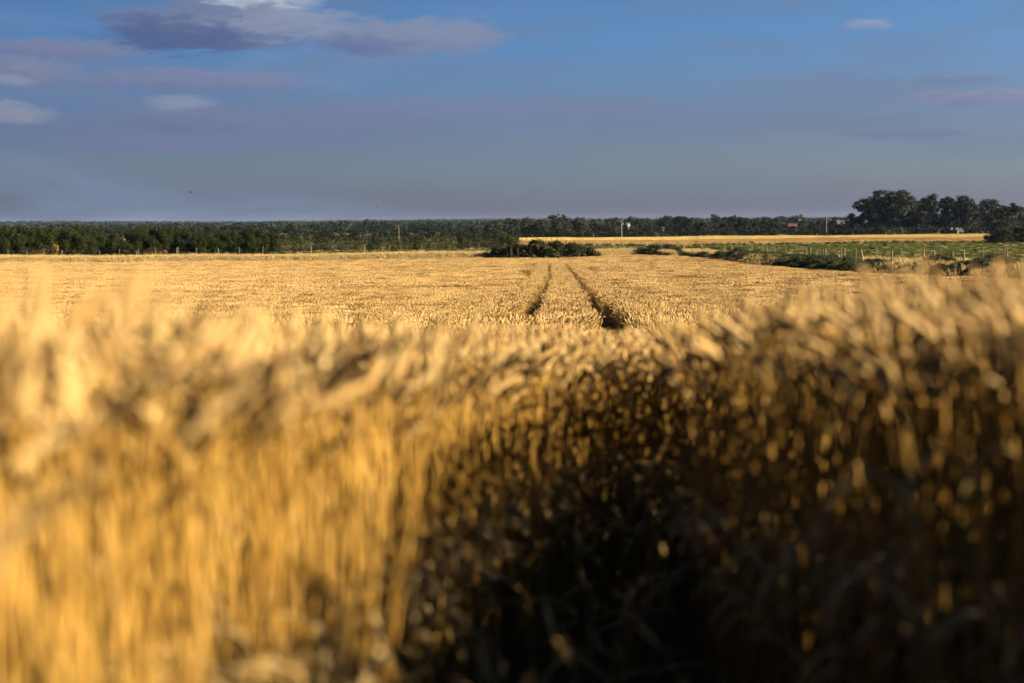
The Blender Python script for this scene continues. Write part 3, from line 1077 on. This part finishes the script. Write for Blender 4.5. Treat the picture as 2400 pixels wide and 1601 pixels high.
wood = [crown_mesh('wood_crown', M['wood_leaf'], 450 + i, 1.0, 1.25, 16, 4200, .055, .02, .9, .42, .6, .85, False, 6) for i in range(5)]
wood_t = [trunk_mesh(460 + i, .75, .03, 4) for i in range(2)]
NAMED = [(1200, 513, 700, 1.2, 'dark tree between two pale willows behind the hedge end'),
         (1303, 501, 900, 1.3, 'dark round tree top showing above the middle of the willow row'),
         (1600, 506, 800, 1.2, 'broad round tree with brownish crown right of the telegraph pole'),
         (1632, 508, 850, 1.1, 'brownish tree joined to the broad round one on its right'),
         (1615, 521, 700, 1.0, 'pale rounded tree in front of the two brownish ones'),
         (1694, 517, 690, 1.0, 'pale green tree left of the dark upright one'),
         (1716, 504, 800, 1.2, 'highest dark tree of the distant wood between the willows and the tall group'),
         (1742, 509, 660, 1.0, 'dark upright tree standing forward at the far field edge'),
         (1884, 512, 640, 1.1, 'dark domed tree with a bare pale trunk at the far field edge'),
         (1912, 529, 632, 1.6, 'low dark domed bush right of the tree with the bare trunk'),
         (1955, 513, 680, 1.0, 'small rounded tree behind the right hand pole'),
         (1990, 514, 690, 1.0, 'dark tree left beside the tall group'),
         (1966, 529, 650, 1.7, 'low bush hiding the wall of the grey roofed house'),
         (1474, 528, 640, 2.4, 'low bush below the pale low house by the telegraph pole')]
for i, (px, py, d, wd, lab) in enumerate(NAMED):
    x = lat(px, d)
    plant('woodland_tree', wood[i % 5], wood_t[i % 2], x, d, up(px, py, d) - g(x, d), lab, 'tree', 'trees beyond the far field', sxy=wd)
for i in range(85):
    px = 90 + 1050 * (i + rnd.random()) / 85
    d = rnd.choice((rnd.uniform(720, 1000), rnd.uniform(1000, 1600), rnd.uniform(1600, 2400)))
    x = lat(px, d)
    py = 530 - (px - 100) * .0075 + rnd.gauss(0, 3.6) + (3 if px < 620 else 0)
    plant('woodland_tree', wil[i % 3] if i % 9 == 4 else wood[i % 5], wood_t[i % 2], x, d, max(5, up(px, py, d) - g(x, d)), 'rounded tree in the distant belt seen over the left hedges', 'tree',
          'distant belt of trees over the left hedges', sxy=rnd.uniform(.95, 1.4))
for i in range(75):
    px = 1425 + 610 * (i + rnd.random()) / 75
    d = rnd.uniform(720, 1500)
    x = lat(px, d)
    py = 517 - (px - 1425) * .006 + rnd.gauss(0, 4.5)
    plant('woodland_tree', wil[i % 3] if i % 6 == 2 else wood[i % 5], wood_t[i % 2], x, d, max(5, up(px, py, d) - g(x, d)), 'tree in the distant wood between the willows and the tall group', 'tree',
          'distant wood right of the willows', sxy=rnd.uniform(.95, 1.4))

# dark field hedge along the far edge of the far field
FH = [(1205, 1330, 545, 'dark low hedge under the left willows at the far field edge'),
      (1320, 1460, 542, 'dark low hedge under the right willows up to the telegraph pole'),
      (1462, 1640, 541, 'dark low hedge right of the telegraph pole at the far field edge'),
      (1630, 1800, 537, 'dark low hedge in front of the highest wood at the far field edge'),
      (1795, 1900, 536, 'dark low hedge by the salmon coloured house'),
      (1920, 2030, 533, 'dark low hedge right of the right hand pole'),
      (2018, 2160, 531, 'long flat topped hedge under the tall dark group'),
      (2150, 2240, 533, 'dark hedge under the tall group left of the small white roof'),
      (2262, 2345, 529, 'dark hedge under the tall group right of the small white roof')]
for i, (p0, p1, py, lab) in enumerate(FH):
    r = np.random.default_rng(500 + i)
    d = 622
    x0, x1 = lat(p0, d), lat(p1, d)
    L = x1 - x0
    ox = (x0 + x1) / 2
    gz = g(ox, d)
    cs, rs_ = [], []
    h = up((p0 + p1) / 2, py, d) - gz
    for q in range(int(L * 1.6)):
        for zz in (.3, .72):
            rad = h * r.uniform(.24, .36)
            cs.append((r.uniform(-.5, .5) * L, r.normal(0, .5), h * zz * r.uniform(.85, 1.1)))
            rs_.append(rad)
    v, f, t = leaf_cloud(r, cs, np.array(rs_), int(L * 130), .42, 1.0, .45)
    o = empty('field_hedge', (ox, d, gz))
    tag(o, lab, 'hedge', 'low hedges at the far field edge')
    link('foliage', mesh_np('foliage', v, f, [M['clipped']], tint=t), o)
    mb = MB()
    for q in range(max(2, int(L / 6))):
        bx = -L / 2 + L * (q + .5) / max(2, int(L / 6))
        mb.tube([(bx, 0, -.2), (bx + .2, 0, h * .5), (bx, .1, h * .8)], [.12, .1, .04], 5)
    tag(link('stem', mb.mesh('stem', [M['bark']]), o), kind='stuff')

# dark bush at the right edge of the far field
for (px, py, d, wd, lab) in ((2345, 531, 318, 1.1, 'dark dense bush at the corner of the far field, its left half'),
                             (2392, 522, 325, 1.2, 'dark dense bush cut by the right picture edge above the pasture')):
    x = lat(px, d)
    plant('field_corner_bush', haw[3 if px < 2360 else 1], haw_t[0], x, d, up(px, py, d) - g(x, d), lab, 'bush', 'bushes at the far field corner', part=('stem', 'foliage'), sxy=wd)
x = lat(2322, 322)
plant('field_corner_bush', haw[0], haw_t[1], x, 322, up(2322, 548, 322) - g(x, 322), 'low spreading shoot of the dark bush over the yellow field edge', 'bush', 'bushes at the far field corner', part=('stem', 'foliage'), sxy=1.2)

# far woods on the blue ridges: nobody could count these
far_crowns = variant_collection('far_wood_variant', [crown_mesh('far_wood_crown', M['wood_leaf'], 470 + i, 1.0, 1.3, 12, 420, .16, .02, .9, .45, .5) for i in range(4)])
Nf = 9000
d = rng.choice([0, 1, 2, 3], Nf, p=[.3, .3, .25, .15])
d = np.array([2000., 3100., 4600., 8500.])[d] + rng.normal(0, 1, Nf) * np.array([300., 300., 250., 300.])[d]
a = rng.uniform(-.42, .42, Nf)
x = a * d
keep = vnoise(x / 420., d / 700., 21) > .22
x, d = x[keep], d[keep]
n = len(x)
hh = rng.uniform(8, 14, n)
scatter('far_woods', far_crowns, np.stack([x, d, G(x, d) - .5], 1), np.stack([np.zeros(n), np.zeros(n), rng.uniform(0, 6.28, n)], 1),
        np.stack([hh * 1.5, hh * 1.5, hh], 1), rng.integers(0, 4, n), 'hazy woods covering the far low ridges on the horizon', 'woods')

# ------------------------------------------------------------------ brambles, weeds, dry grass
bram = [crown_mesh('bramble_crown', M['bramble'], 600 + i, 1.0, 2.1, 30, 3600, .10, .02, 1.0, .26, .5, .8) for i in range(3)]


def stems_mesh(seed, n, spread, h, mat):
    r = random.Random(seed)
    mb = MB()
    for i in range(n):
        a, q = r.uniform(0, 6.283), spread * math.sqrt(r.random())
        bx, by = q * math.cos(a), q * math.sin(a)
        hh_ = h * r.uniform(.6, 1.15)
        lx, ly = r.uniform(-.15, .15) * hh_, r.uniform(-.15, .15) * hh_
        mb.tube([(bx, by, 0), (bx + lx * .4, by + ly * .4, hh_ * .6), (bx + lx, by + ly, hh_)], [.012, .009, .004], 3, 0, cap=False, tint=r.random())
        for k in range(3):
            z = hh_ * (.7 + .1 * k)
            d_ = Vector((r.uniform(-1, 1), r.uniform(-1, 1), .8)).normalized() * .10
            b = Vector((bx + lx * .8, by + ly * .8, z))
            mb.strip([b, b + d_], [.03, .012], Vector((d_.y, -d_.x, .02)).normalized(), 0, r.random())
    return mb.mesh('dry_stems', [mat])


bram_st = [stems_mesh(610, 26, .95, 1.02, M['bramble']), stems_mesh(611, 34, .95, 1.10, M['russet'])]
BR = [(1172, 574, 206, 1.35, 'purplish dark bramble sloping down at the left end of the central thicket'),
      (1212, 568, 205, 1.2, 'dark bramble second from the left in the central thicket'),
      (1256, 561, 205, 1.15, 'bramble with reddish dry stalks at the highest part of the central thicket'),
      (1300, 563, 206, 1.15, 'bramble right of the highest part of the central thicket'),
      (1342, 566, 207, 1.05, 'bramble with tall ochre stalks near the right end of the thicket'),
      (1378, 578, 209, 1.1, 'low green bramble ending the central thicket on the right')]
for i, (px, py, d, wd, lab) in enumerate(BR):
    x = lat(px, d)
    gz = g(x, d)
    h = up(px, py, d) - gz
    o = empty('bramble_bush', (x, d, gz), rnd.uniform(0, 6.28), (h * wd, h * wd, h))
    tag(o, lab, 'bramble', 'brambles of the central thicket')
    link('foliage', bram[i % 3], o)
    tag(link('dry_stems', bram_st[1 if i in (2, 4) else 0], o), kind='stuff')

weed = [crown_mesh('weed_crown', M['weed'], 620 + i, 1.0, 2.1, 30, 3400, .075, .02, .95, .24, .55) for i in range(4)]
weed_st = stems_mesh(630, 26, .45, 1.05, M['weed'])
WEEDS = [(1500, 578, 219, 1.1, 'grey green weed clump behind the crest of the field, leftmost of the ditch'),
         (1535, 571, 217, 1.2, 'tall dense weed clump around the dark thin post at the field crest'),
         (1568, 571, 216, 1.1, 'weed clump next to the dense one at the field crest'),
         (1590, 578, 214, 1.0, 'lower weed clump ending the crest group'),
         (1650, 588, 192, 1.4, 'broad low weed clump at the start of the ditch'),
         (1690, 586, 186, 1.3, 'spreading weed patch below the paired thin posts'),
         (1730, 578, 181, 1.1, 'upright dark weed clump left of the post with the crow'),
         (1747, 588, 176, .9, 'small pointed weed clump below the crow post'),
         (1770, 586, 172, .9, 'narrow dark weed clump right of the crow post'),
         (1815, 595, 160, 1.3, 'bushy green weed clump over the ditch below the leaning posts'),
         (1838, 591, 158, 1.0, 'taller weed clump with pale tips below the leaning posts'),
         (1880, 604, 148, 1.6, 'low dark weed bank in the middle of the ditch'),
         (1925, 609, 140, 1.6, 'low dark weed bank right of the middle of the ditch'),
         (1952, 593, 136, 1.0, 'blue green weed clump left of the thick pale post'),
         (1985, 600, 132, .9, 'round dark weed clump at the foot of the thick pale post'),
         (2060, 614, 116, 1.9, 'trailing weeds on the dry bank under the leaning posts'),
         (2130, 620, 106, 1.8, 'weeds on the bank below the straight row of posts'),
         (2195, 596, 100, 1.5, 'large weed clump under the three close posts'),
         (2225, 600, 99, 1.5, 'weed clump right beside the large one under the close posts'),
         (2300, 602, 98, 1.5, 'weed clump left of the big dark weed by the fence end'),
         (2340, 592, 101, 1.3, 'big dark blue green weed by the double post at the fence end'),
         (2378, 612, 96, 1.5, 'drying weed at the right edge below the double post')]
for i, (px, py, d, wd, lab) in enumerate(WEEDS):
    x = lat(px, d)
    gz = g(x, d)
    h = max(.5, up(px, py, d) - gz)
    o = empty('weed_clump', (x, d, gz), rnd.uniform(0, 6.28), (max(h, .9) * wd, max(h, .9) * wd, h))
    tag(o, lab, 'weed clump', 'weeds along the ditch on the right')
    link('foliage', weed[i % 4], o)
    tag(link('stem', weed_st, o), kind='stuff')


def tuft(seed, n, h, mat, wd=.02, spread=.35):
    r = random.Random(seed)
    mb = MB()
    for i in range(n):
        bx, by = r.gauss(0, spread * .5), r.gauss(0, spread * .5)
        a = r.uniform(0, 6.283)
        dx = Vector((math.cos(a), math.sin(a), 0))
        side = Vector((-dx.y, dx.x, 0))
        hh_ = h * r.uniform(.5, 1.2)
        ln = r.uniform(.05, .5) * hh_
        b = Vector((bx, by, -.03))
        mb.strip([b, b + Vector((0, 0, hh_ * .6)) + dx * ln * .3, b + Vector((0, 0, hh_)) + dx * ln], [wd, wd * .9, wd * .25], side, 0, r.random())
    return mb.mesh('grass_tuft', [mat])


weed_small = variant_collection('weed_variant', weed)
N = 2000
y = rng.uniform(84, 224, N)
x = FIELD_X1 + .6 + rng.random(N) * np.interp(y, [84, 120, 160, 226], [9, 9, 6, 3])
keep = vnoise(x * .3, y * .10, 41) > .33
x, y = x[keep], y[keep]
n = len(x)
hs = rng.uniform(.35, .95, n) * (.6 + .8 * vnoise(x * .2, y * .07, 42))
scatter('ditch_undergrowth', weed_small, np.stack([x, y, G(x, y)], 1), np.stack([np.zeros(n), np.zeros(n), rng.uniform(0, 6.28, n)], 1),
        np.stack([hs * 1.2, hs * 1.2, hs], 1), rng.integers(0, 4, n), 'low green undergrowth filling the ditch bank on the right', 'undergrowth')
tufts = variant_collection('grass_variant', [tuft(700 + i, 60, .62, M['dry'], .024) for i in range(4)] + [tuft(710 + i, 60, .42, M['green_grass'], .022) for i in range(3)])
gp = []
# verge along the far headland
N = 15000
x = rng.uniform(-95, 24, N)
y = field_end(x) - .4 + rng.gamma(1.5, 2.6, N)
p_green = np.clip((y - field_end(x) - 4) / 6, 0, .8) * sstep(x, -22, -8)
gp.append((x, y, rng.random(N) < np.maximum(p_green, .18 * (vnoise(x * .12, y * .2, 31) > .5))))
# bank between the field and the right hand fence
N = 9000
y = rng.uniform(72, 226, N)
x = FIELD_X1 + .2 + rng.random(N) * np.interp(y, [72, 120, 160, 226], [10, 13, 8, 4])
gp.append((x, y, vnoise(x * .25, y * .12, 32) > .50))
# rough edge between pasture and the far field
N = 2600
x = rng.uniform(-2, 118, N)
y = 337.5 + rng.normal(0, .8, N)
gp.append((x, y, rng.random(N) < .55))
# sward on the pasture
N = 9000
y = 100 + 236 * rng.random(N) ** 1.4
x = 34 + rng.random(N) * (.38 * y - 28)
gp.append((x, y, rng.random(N) < .93))
N = 3000
x = rng.uniform(-50, 28, N)
y = rng.uniform(222, 300, N)
gp.append((x, y, rng.random(N) < .8))
x = np.concatenate([q[0] for q in gp])
y = np.concatenate([q[1] for q in gp])
green = np.concatenate([q[2] for q in gp])
n = len(x)
sward = ((x > 40) & (y > 100) & (y < 334)) | ((y > 230) & (x < 28) & (y < 330))
hs = np.where(sward, rng.uniform(.15, .35, n), rng.uniform(.7, 1.4, n))
scatter('rough_grass', tufts, np.stack([x, y, G(x, y)], 1), np.stack([rng.normal(0, .08, n), rng.normal(0, .08, n), rng.uniform(0, 6.28, n)], 1),
        np.stack([np.full(n, 1.3), np.full(n, 1.3), hs], 1), np.where(green, 4 + rng.integers(0, 3, n), rng.integers(0, 4, n)),
        'dry and green rough grass on the verges, the ditch bank and pasture', 'grass')

# ------------------------------------------------------------------ fences


def fence(name, label, posts, wires, group=None):
    """posts: (x, y, height, radius, lean)."""
    x0, y0 = posts[0][0], posts[0][1]
    z0 = g(x0, y0)
    o = empty(name, (x0, y0, z0))
    tag(o, label, 'fence', group)
    tops = []
    for (x, y, h, r, lean) in posts:
        z = g(x, y) - z0
        mb = MB()
        bx, by = x - x0, y - y0
        tx = bx + math.sin(lean) * h
        mb.tube([(bx, by, z - .3), (bx + (tx - bx) * .5, by, z + h * .5), (tx, by, z + h * .97), (tx, by, z + h)], [r * 1.05, r, r * .97, r * .8], 8)
        link('post', mb.mesh('post', [M['post']]), o)
        tops.append((bx, by, tx, z, h))
    for wz in wires:
        mb = MB()
        pts = [(bx + (tx - bx) * wz, by - .06, z + h * wz) for (bx, by, tx, z, h) in tops]
        mb.tube(pts, .004, 3, cap=False)
        link('wire', mb.mesh('wire', [M['wire']]), o)
    return o


pf = []
for (px, py) in [(18, 586), (62, 587), (103, 583), (143, 586), (233, 586), (278, 583), (318, 588), (322, 582), (363, 580), (413, 581), (417, 578), (459, 581), (511, 582),
                 (561, 579), (614, 578), (728, 578), (777, 574), (855, 576), (911, 573), (989, 576), (1054, 574), (1121, 574)]:
    d = 212 + 4 * (px / 1200) + rnd.uniform(-.5, .5)
    x = lat(px, d)
    pf.append((x, d, max(.7, up(px, py, d) - g(x, d)), .075 if px in (143, 318, 413, 511, 728, 855) else .04, rnd.gauss(0, .04)))
fence('left_fence', 'post and wire fence running before the hedges on the far side of the field', pf, (.9, .6, .3))

near_posts = [(1387, 575, 224), (1413, 577, 223), (1427, 575, 222), (1455, 573, 221), (1478, 576, 220), (1510, 572, 219), (1547, 564, 218), (1590, 573, 214),
              (1623, 575, 208), (1698, 576, 190), (1716, 570, 186), (1737, 573, 182), (1763, 572, 178), (1786, 577, 174), (1798, 577, 172), (1821, 577, 166),
              (1844, 578, 160), (1863, 580, 157), (1894, 577, 152), (1914, 588, 148), (1931, 583, 145), (1957, 586, 141), (1974, 580, 139), (2006, 583, 136),
              (2058, 578, 132), (2119, 579, 128), (2145, 590, 124), (2208, 580, 119), (2304, 583, 114), (2352, 580, 110)]
pn = []
for (px, py, d) in near_posts:
    x = lat(px, d)
    pn.append((x, d, max(.9, up(px, py, d) - g(x, d)), .052, rnd.gauss(-.02, .05) - (.12 if px in (1821, 2119) else 0) - (.07 if px in (2058,) else 0)))
fence('pasture_fence', 'fence of thin tall leaning posts along the near side of the pasture', pn, (.88, .62, .36), 'fences on the right')
thick = [(1899, 581, 150), (1980, 582, 136), (1935, 583, 143), (2025, 584, 132), (2091, 588, 125), (2165, 584, 120), (2190, 590, 117), (2234, 590, 114), (2261, 588, 112), (2361, 586, 107)]
pt = []
for (px, py, d) in sorted(thick):
    x = lat(px, d)
    pt.append((x, d, max(.9, up(px, py, d) - g(x, d)), .09, rnd.gauss(-.02, .02) - (.16 if px == 2025 else 0)))
fence('ditch_fence', 'fence of short thick pale posts on the ditch bank at the right', pt, (.85, .45), 'fences on the right')

# ------------------------------------------------------------------ poles


def pole(label, px, py, d, arm=True, r=.13):
    x = lat(px, d)
    gz = g(x, d)
    h = up(px, py, d) - gz
    o = empty('utility_pole', (x, d, gz))
    tag(o, label, 'utility pole', 'utility poles')
    mb = MB()
    mb.tube([(0, 0, -.5), (0, 0, h * .5), (0, 0, h)], [r, r * .85, r * .7], 8)
    link('pole', mb.mesh('pole', [M['pole']]), o)
    if arm:
        mb = MB()
        mb.box((-.9, -.16, h - .55), (.9, -.09, h - .42))
        a = link('crossarm', mb.mesh('crossarm', [M['pole']]), o)
        for s in (-.8, 0.3, .8):
            mb = MB()
            mb.tube([(s, -.12, h - .42), (s, -.12, h - .30), (s, -.12, h - .24)], [.03, .06, .03], 6)
            link('insulator', mb.mesh('insulator', [M['wire']]), a)


pole('tall pale telegraph pole at the far field edge right of the willows', 1457, 514, 612, True, .17)
pole('pale pole in front of the distant wood, left of the tall dark trees', 1937, 511, 628, True, .15)
pole('thin pale pole in the distant trees above the clipped hedge', 935, 527, 620, True, .12)
pole('short thin pole against the tall dark trees on the right', 2308, 505, 612, False, .16)
pole('slim pole with cross arm in front of the wood right of the telegraph pole', 1554, 531, 640, True, .14)

# ------------------------------------------------------------------ buildings


def house(label, px, py_base, d, wdt, dep, hw, hr, wall, roof, chim=True, rz=0.0, nwin=2):
    x = lat(px, d)
    gz = up(px, py_base, d)
    o = empty('house', (x, d, min(g(x, d), gz)), rz)
    lift = max(0, gz - g(x, d))
    tag(o, label, 'house', 'distant buildings')
    mb = MB()
    H = hw + lift
    mb.box((-wdt / 2, -dep / 2, -.5), (wdt / 2, dep / 2, H))
    b = len(mb.v)
    for sx in (-1, 1):
        for q in ((-dep / 2, H), (dep / 2, H), (0, H + hr - .12)):
            mb.v.append(Vector((sx * (wdt / 2 - .002), q[0], q[1])))
    mb.face((b, b + 2, b + 1))
    mb.face((b + 3, b + 4, b + 5))
    link('wall', mb.mesh('wall', [wall]), o)
    mb = MB()
    e = .35
    k = hr / (dep / 2)
    for sy in (-1, 1):
        b = len(mb.v)
        for th in (0, .14):
            for (xx_, yy_) in ((-wdt / 2 - e, sy * (dep / 2 + e)), (wdt / 2 + e, sy * (dep / 2 + e)), (wdt / 2 + e, 0), (-wdt / 2 - e, 0)):
                mb.v.append(Vector((xx_, yy_, H + hr - abs(yy_) * k + th)))
        for f in ((3, 2, 1, 0), (4, 5, 6, 7), (0, 1, 5, 4), (1, 2, 6, 5), (2, 3, 7, 6), (3, 0, 4, 7)):
            mb.face(tuple(b + i for i in f))
    rf = link('roof', mb.mesh('roof', [roof]), o)
    if chim:
        mb = MB()
        mb.box((wdt * .3 - .4, -.35, H + hr - .6), (wdt * .3 + .4, .35, H + hr + 1.1))
        mb.tube([(wdt * .3, 0, H + hr + 1.1), (wdt * .3, 0, H + hr + 1.5)], [.15, .12], 6)
        link('chimney', mb.mesh('chimney', [M['brick']]), rf)
    for i in range(nwin):
        wx = -wdt / 2 + wdt * (i + .5) / nwin
        mb = MB()
        mb.box((wx - .55, -dep / 2 - .05, lift + 1.0), (wx + .55, -dep / 2 - .003, lift + 2.3))
        fr = link('window', mb.mesh('window', [M['render']]), o)
        mb = MB()
        mb.box((wx - .42, -dep / 2 - .058, lift + 1.12), (wx + .42, -dep / 2 - .052, lift + 2.18))
        link('pane', mb.mesh('pane', [M['glass']]), fr)
    return o


house('salmon coloured house end among the dark trees left of the domed tree', 1858, 541, 655, 3.4, 6, 2.0, 1.2, M['brick'], M['roof'], False, -.25, 1)
house('pale low house glimpsed behind the telegraph pole', 1468, 531, 720, 2.6, 6, .9, .9, M['render'], M['slate'], False, -.3, 1)
house('long grey roofed house with a chimney left of the tall dark trees', 1972, 531, 690, 8, 6, 1.2, 1.8, M['brick'], M['slate'], True, -.2, 3)
house('small pale gabled shed under the tall dark trees', 2238, 546, 614, 2.6, 4, 1.3, .9, M['render'], M['render'], False, -.4, 1)
house('pinkish house glimpsed between the rightmost tall trees and the dark bush', 2330, 533, 600, 2.4, 5, 2.2, 1.4, M['brick'], M['roof'], False, -.3, 1)
house('white house end showing through the gap in the left hedge', 291, 566, 420, 1.6, 4, .8, .8, M['render'], M['render'], False, -.3, 1)

# ------------------------------------------------------------------ birds


def crow_mesh(flying=False):
    mb = MB()
    prof = [(-.24, .012), (-.16, .03), (-.08, .065), (0, .08), (.08, .072), (.14, .048), (.18, .04), (.215, .042), (.245, .03), (.265, .013), (.31, .003)]
    mb.tube([(q, 0, .16 + .25 * max(q, 0) + (.12 * q if q < 0 else 0)) for q, _ in prof], [r for _, r in prof], 8)
    if flying:
        for s in (-1, 1):
            pts = [(.05, s * .05, .19), (.06, s * .22, .27), (.02, s * .40, .28), (-.05, s * .52, .25)]
            mb.strip(pts, [.18, .20, .15, .03], Vector((1, 0, .05)).normalized())
            mb.strip([(p[0], p[1], p[2] - .012) for p in pts], [.17, .19, .14, .02], Vector((1, 0, .05)).normalized())
        mb.strip([(-.16, 0, .15), (-.30, 0, .13)], [.05, .13], Vector((0, 1, 0)))
    else:
        for s in (-1, 1):
            mb.tube([(-.22, s * .03, .125), (-.08, s * .072, .16), (.08, s * .07, .19)], [.01, .035, .02], 5)
            mb.tube([(.01, s * .03, 0), (0, s * .03, .05), (.01, s * .03, .11)], [.008, .007, .015], 4)
            mb.tube([(-.03, s * .03, .006), (.05, s * .03, .006)], .006, 4)
        mb.strip([(-.2, 0, .13), (-.32, 0, .10)], [.04, .07], Vector((0, 1, 0)))
    return mb.mesh('crow', [M['crow']], smooth=True)


cm, fm = crow_mesh(), crow_mesh(True)
CROWS = [(2033, 592, 0, 'crow nearest the fence on the pasture, left of the tall leaning post'), (2044, 584, 3.1, 'crow on the pasture above the nearest one'),
         (2040, 577, .5, 'small crow high on the pasture left of the tall leaning post'), (2074, 574.5, 2.8, 'crow at the top of the pasture over the leaning post'),
         (2184, 575, 0, 'crow in the upper pasture, left one of a close pair'), (2213, 573.5, 3.3, 'crow in the upper pasture, right one of a close pair'),
         (2288, 589, 2.5, 'crow taking a step on the pasture near the right fence end'), (1960, 577.5, .4, 'crow in the upper pasture over the middle posts'),
         (1890, 577, 2.9, 'crow in the upper pasture farthest to the left')]
for (px, py, rz, lab) in CROWS:
    d = 150.0
    for it in range(60):                   # walk the sight line to the ground
        x = lat(px, d, py)
        if up(px, py + 3, d) < g(x, d) + .05: break
        d += 3.5
    o = link('crow', cm)
    o.location = (x, d, g(x, d) + .05)
    o.rotation_euler = (0, 0, rz)
    s = 1.7 if d < 220 else 2.2
    o.scale = (s, s, s)
    tag(o, lab, 'crow', 'crows on the pasture')
o = link('crow', cm)
# stands on the post at column 1763
i = [p[0] for p in near_posts].index(1763)
xp, yp, hp, rp, lp = pn[i]
o.location = (xp + math.sin(lp) * hp, yp, g(xp, yp) + hp - .01)
o.rotation_euler = (0, 0, 2.8)
o.scale = (1.4, 1.4, 1.4)
tag(o, 'crow perched on top of a thin fence post', 'crow')
for (px, py, d, rz, lab) in ((446, 453, 190, 1.2, 'dark bird flying in the sky over the left hedge'), (884, 486, 330, .4, 'faint bird flying in the sky above the clipped hedge')):
    v = pix_dir(px, py)
    o = link('flying_bird', fm)
    o.location = (v.x / v.y * d, d, EYE + v.z / v.y * d)
    o.rotation_euler = (.35, -.3, rz)
    o.scale = (.7, .7, .7)
    tag(o, lab, 'bird')

# ------------------------------------------------------------------ haze
HAZE = True
if HAZE:
    mb = MB()
    mb.box((-9000, -60, -40), (9000, 9300, 36))
    m, n, out = material('thin_haze')
    pv = n.new('ShaderNodeVolumePrincipled')
    pv.inputs['Color'].default_value = (.48, .64, 1.0, 1)
    pv.inputs['Density'].default_value = 0.000022
    pv.inputs['Anisotropy'].default_value = 0.0
    n.l.new(pv.outputs[0], out.inputs['Volume'])
    hz = link('haze', mb.mesh('haze', [m]))
    tag(hz, 'thin blue haze over the far ridges', 'haze', kind='stuff')
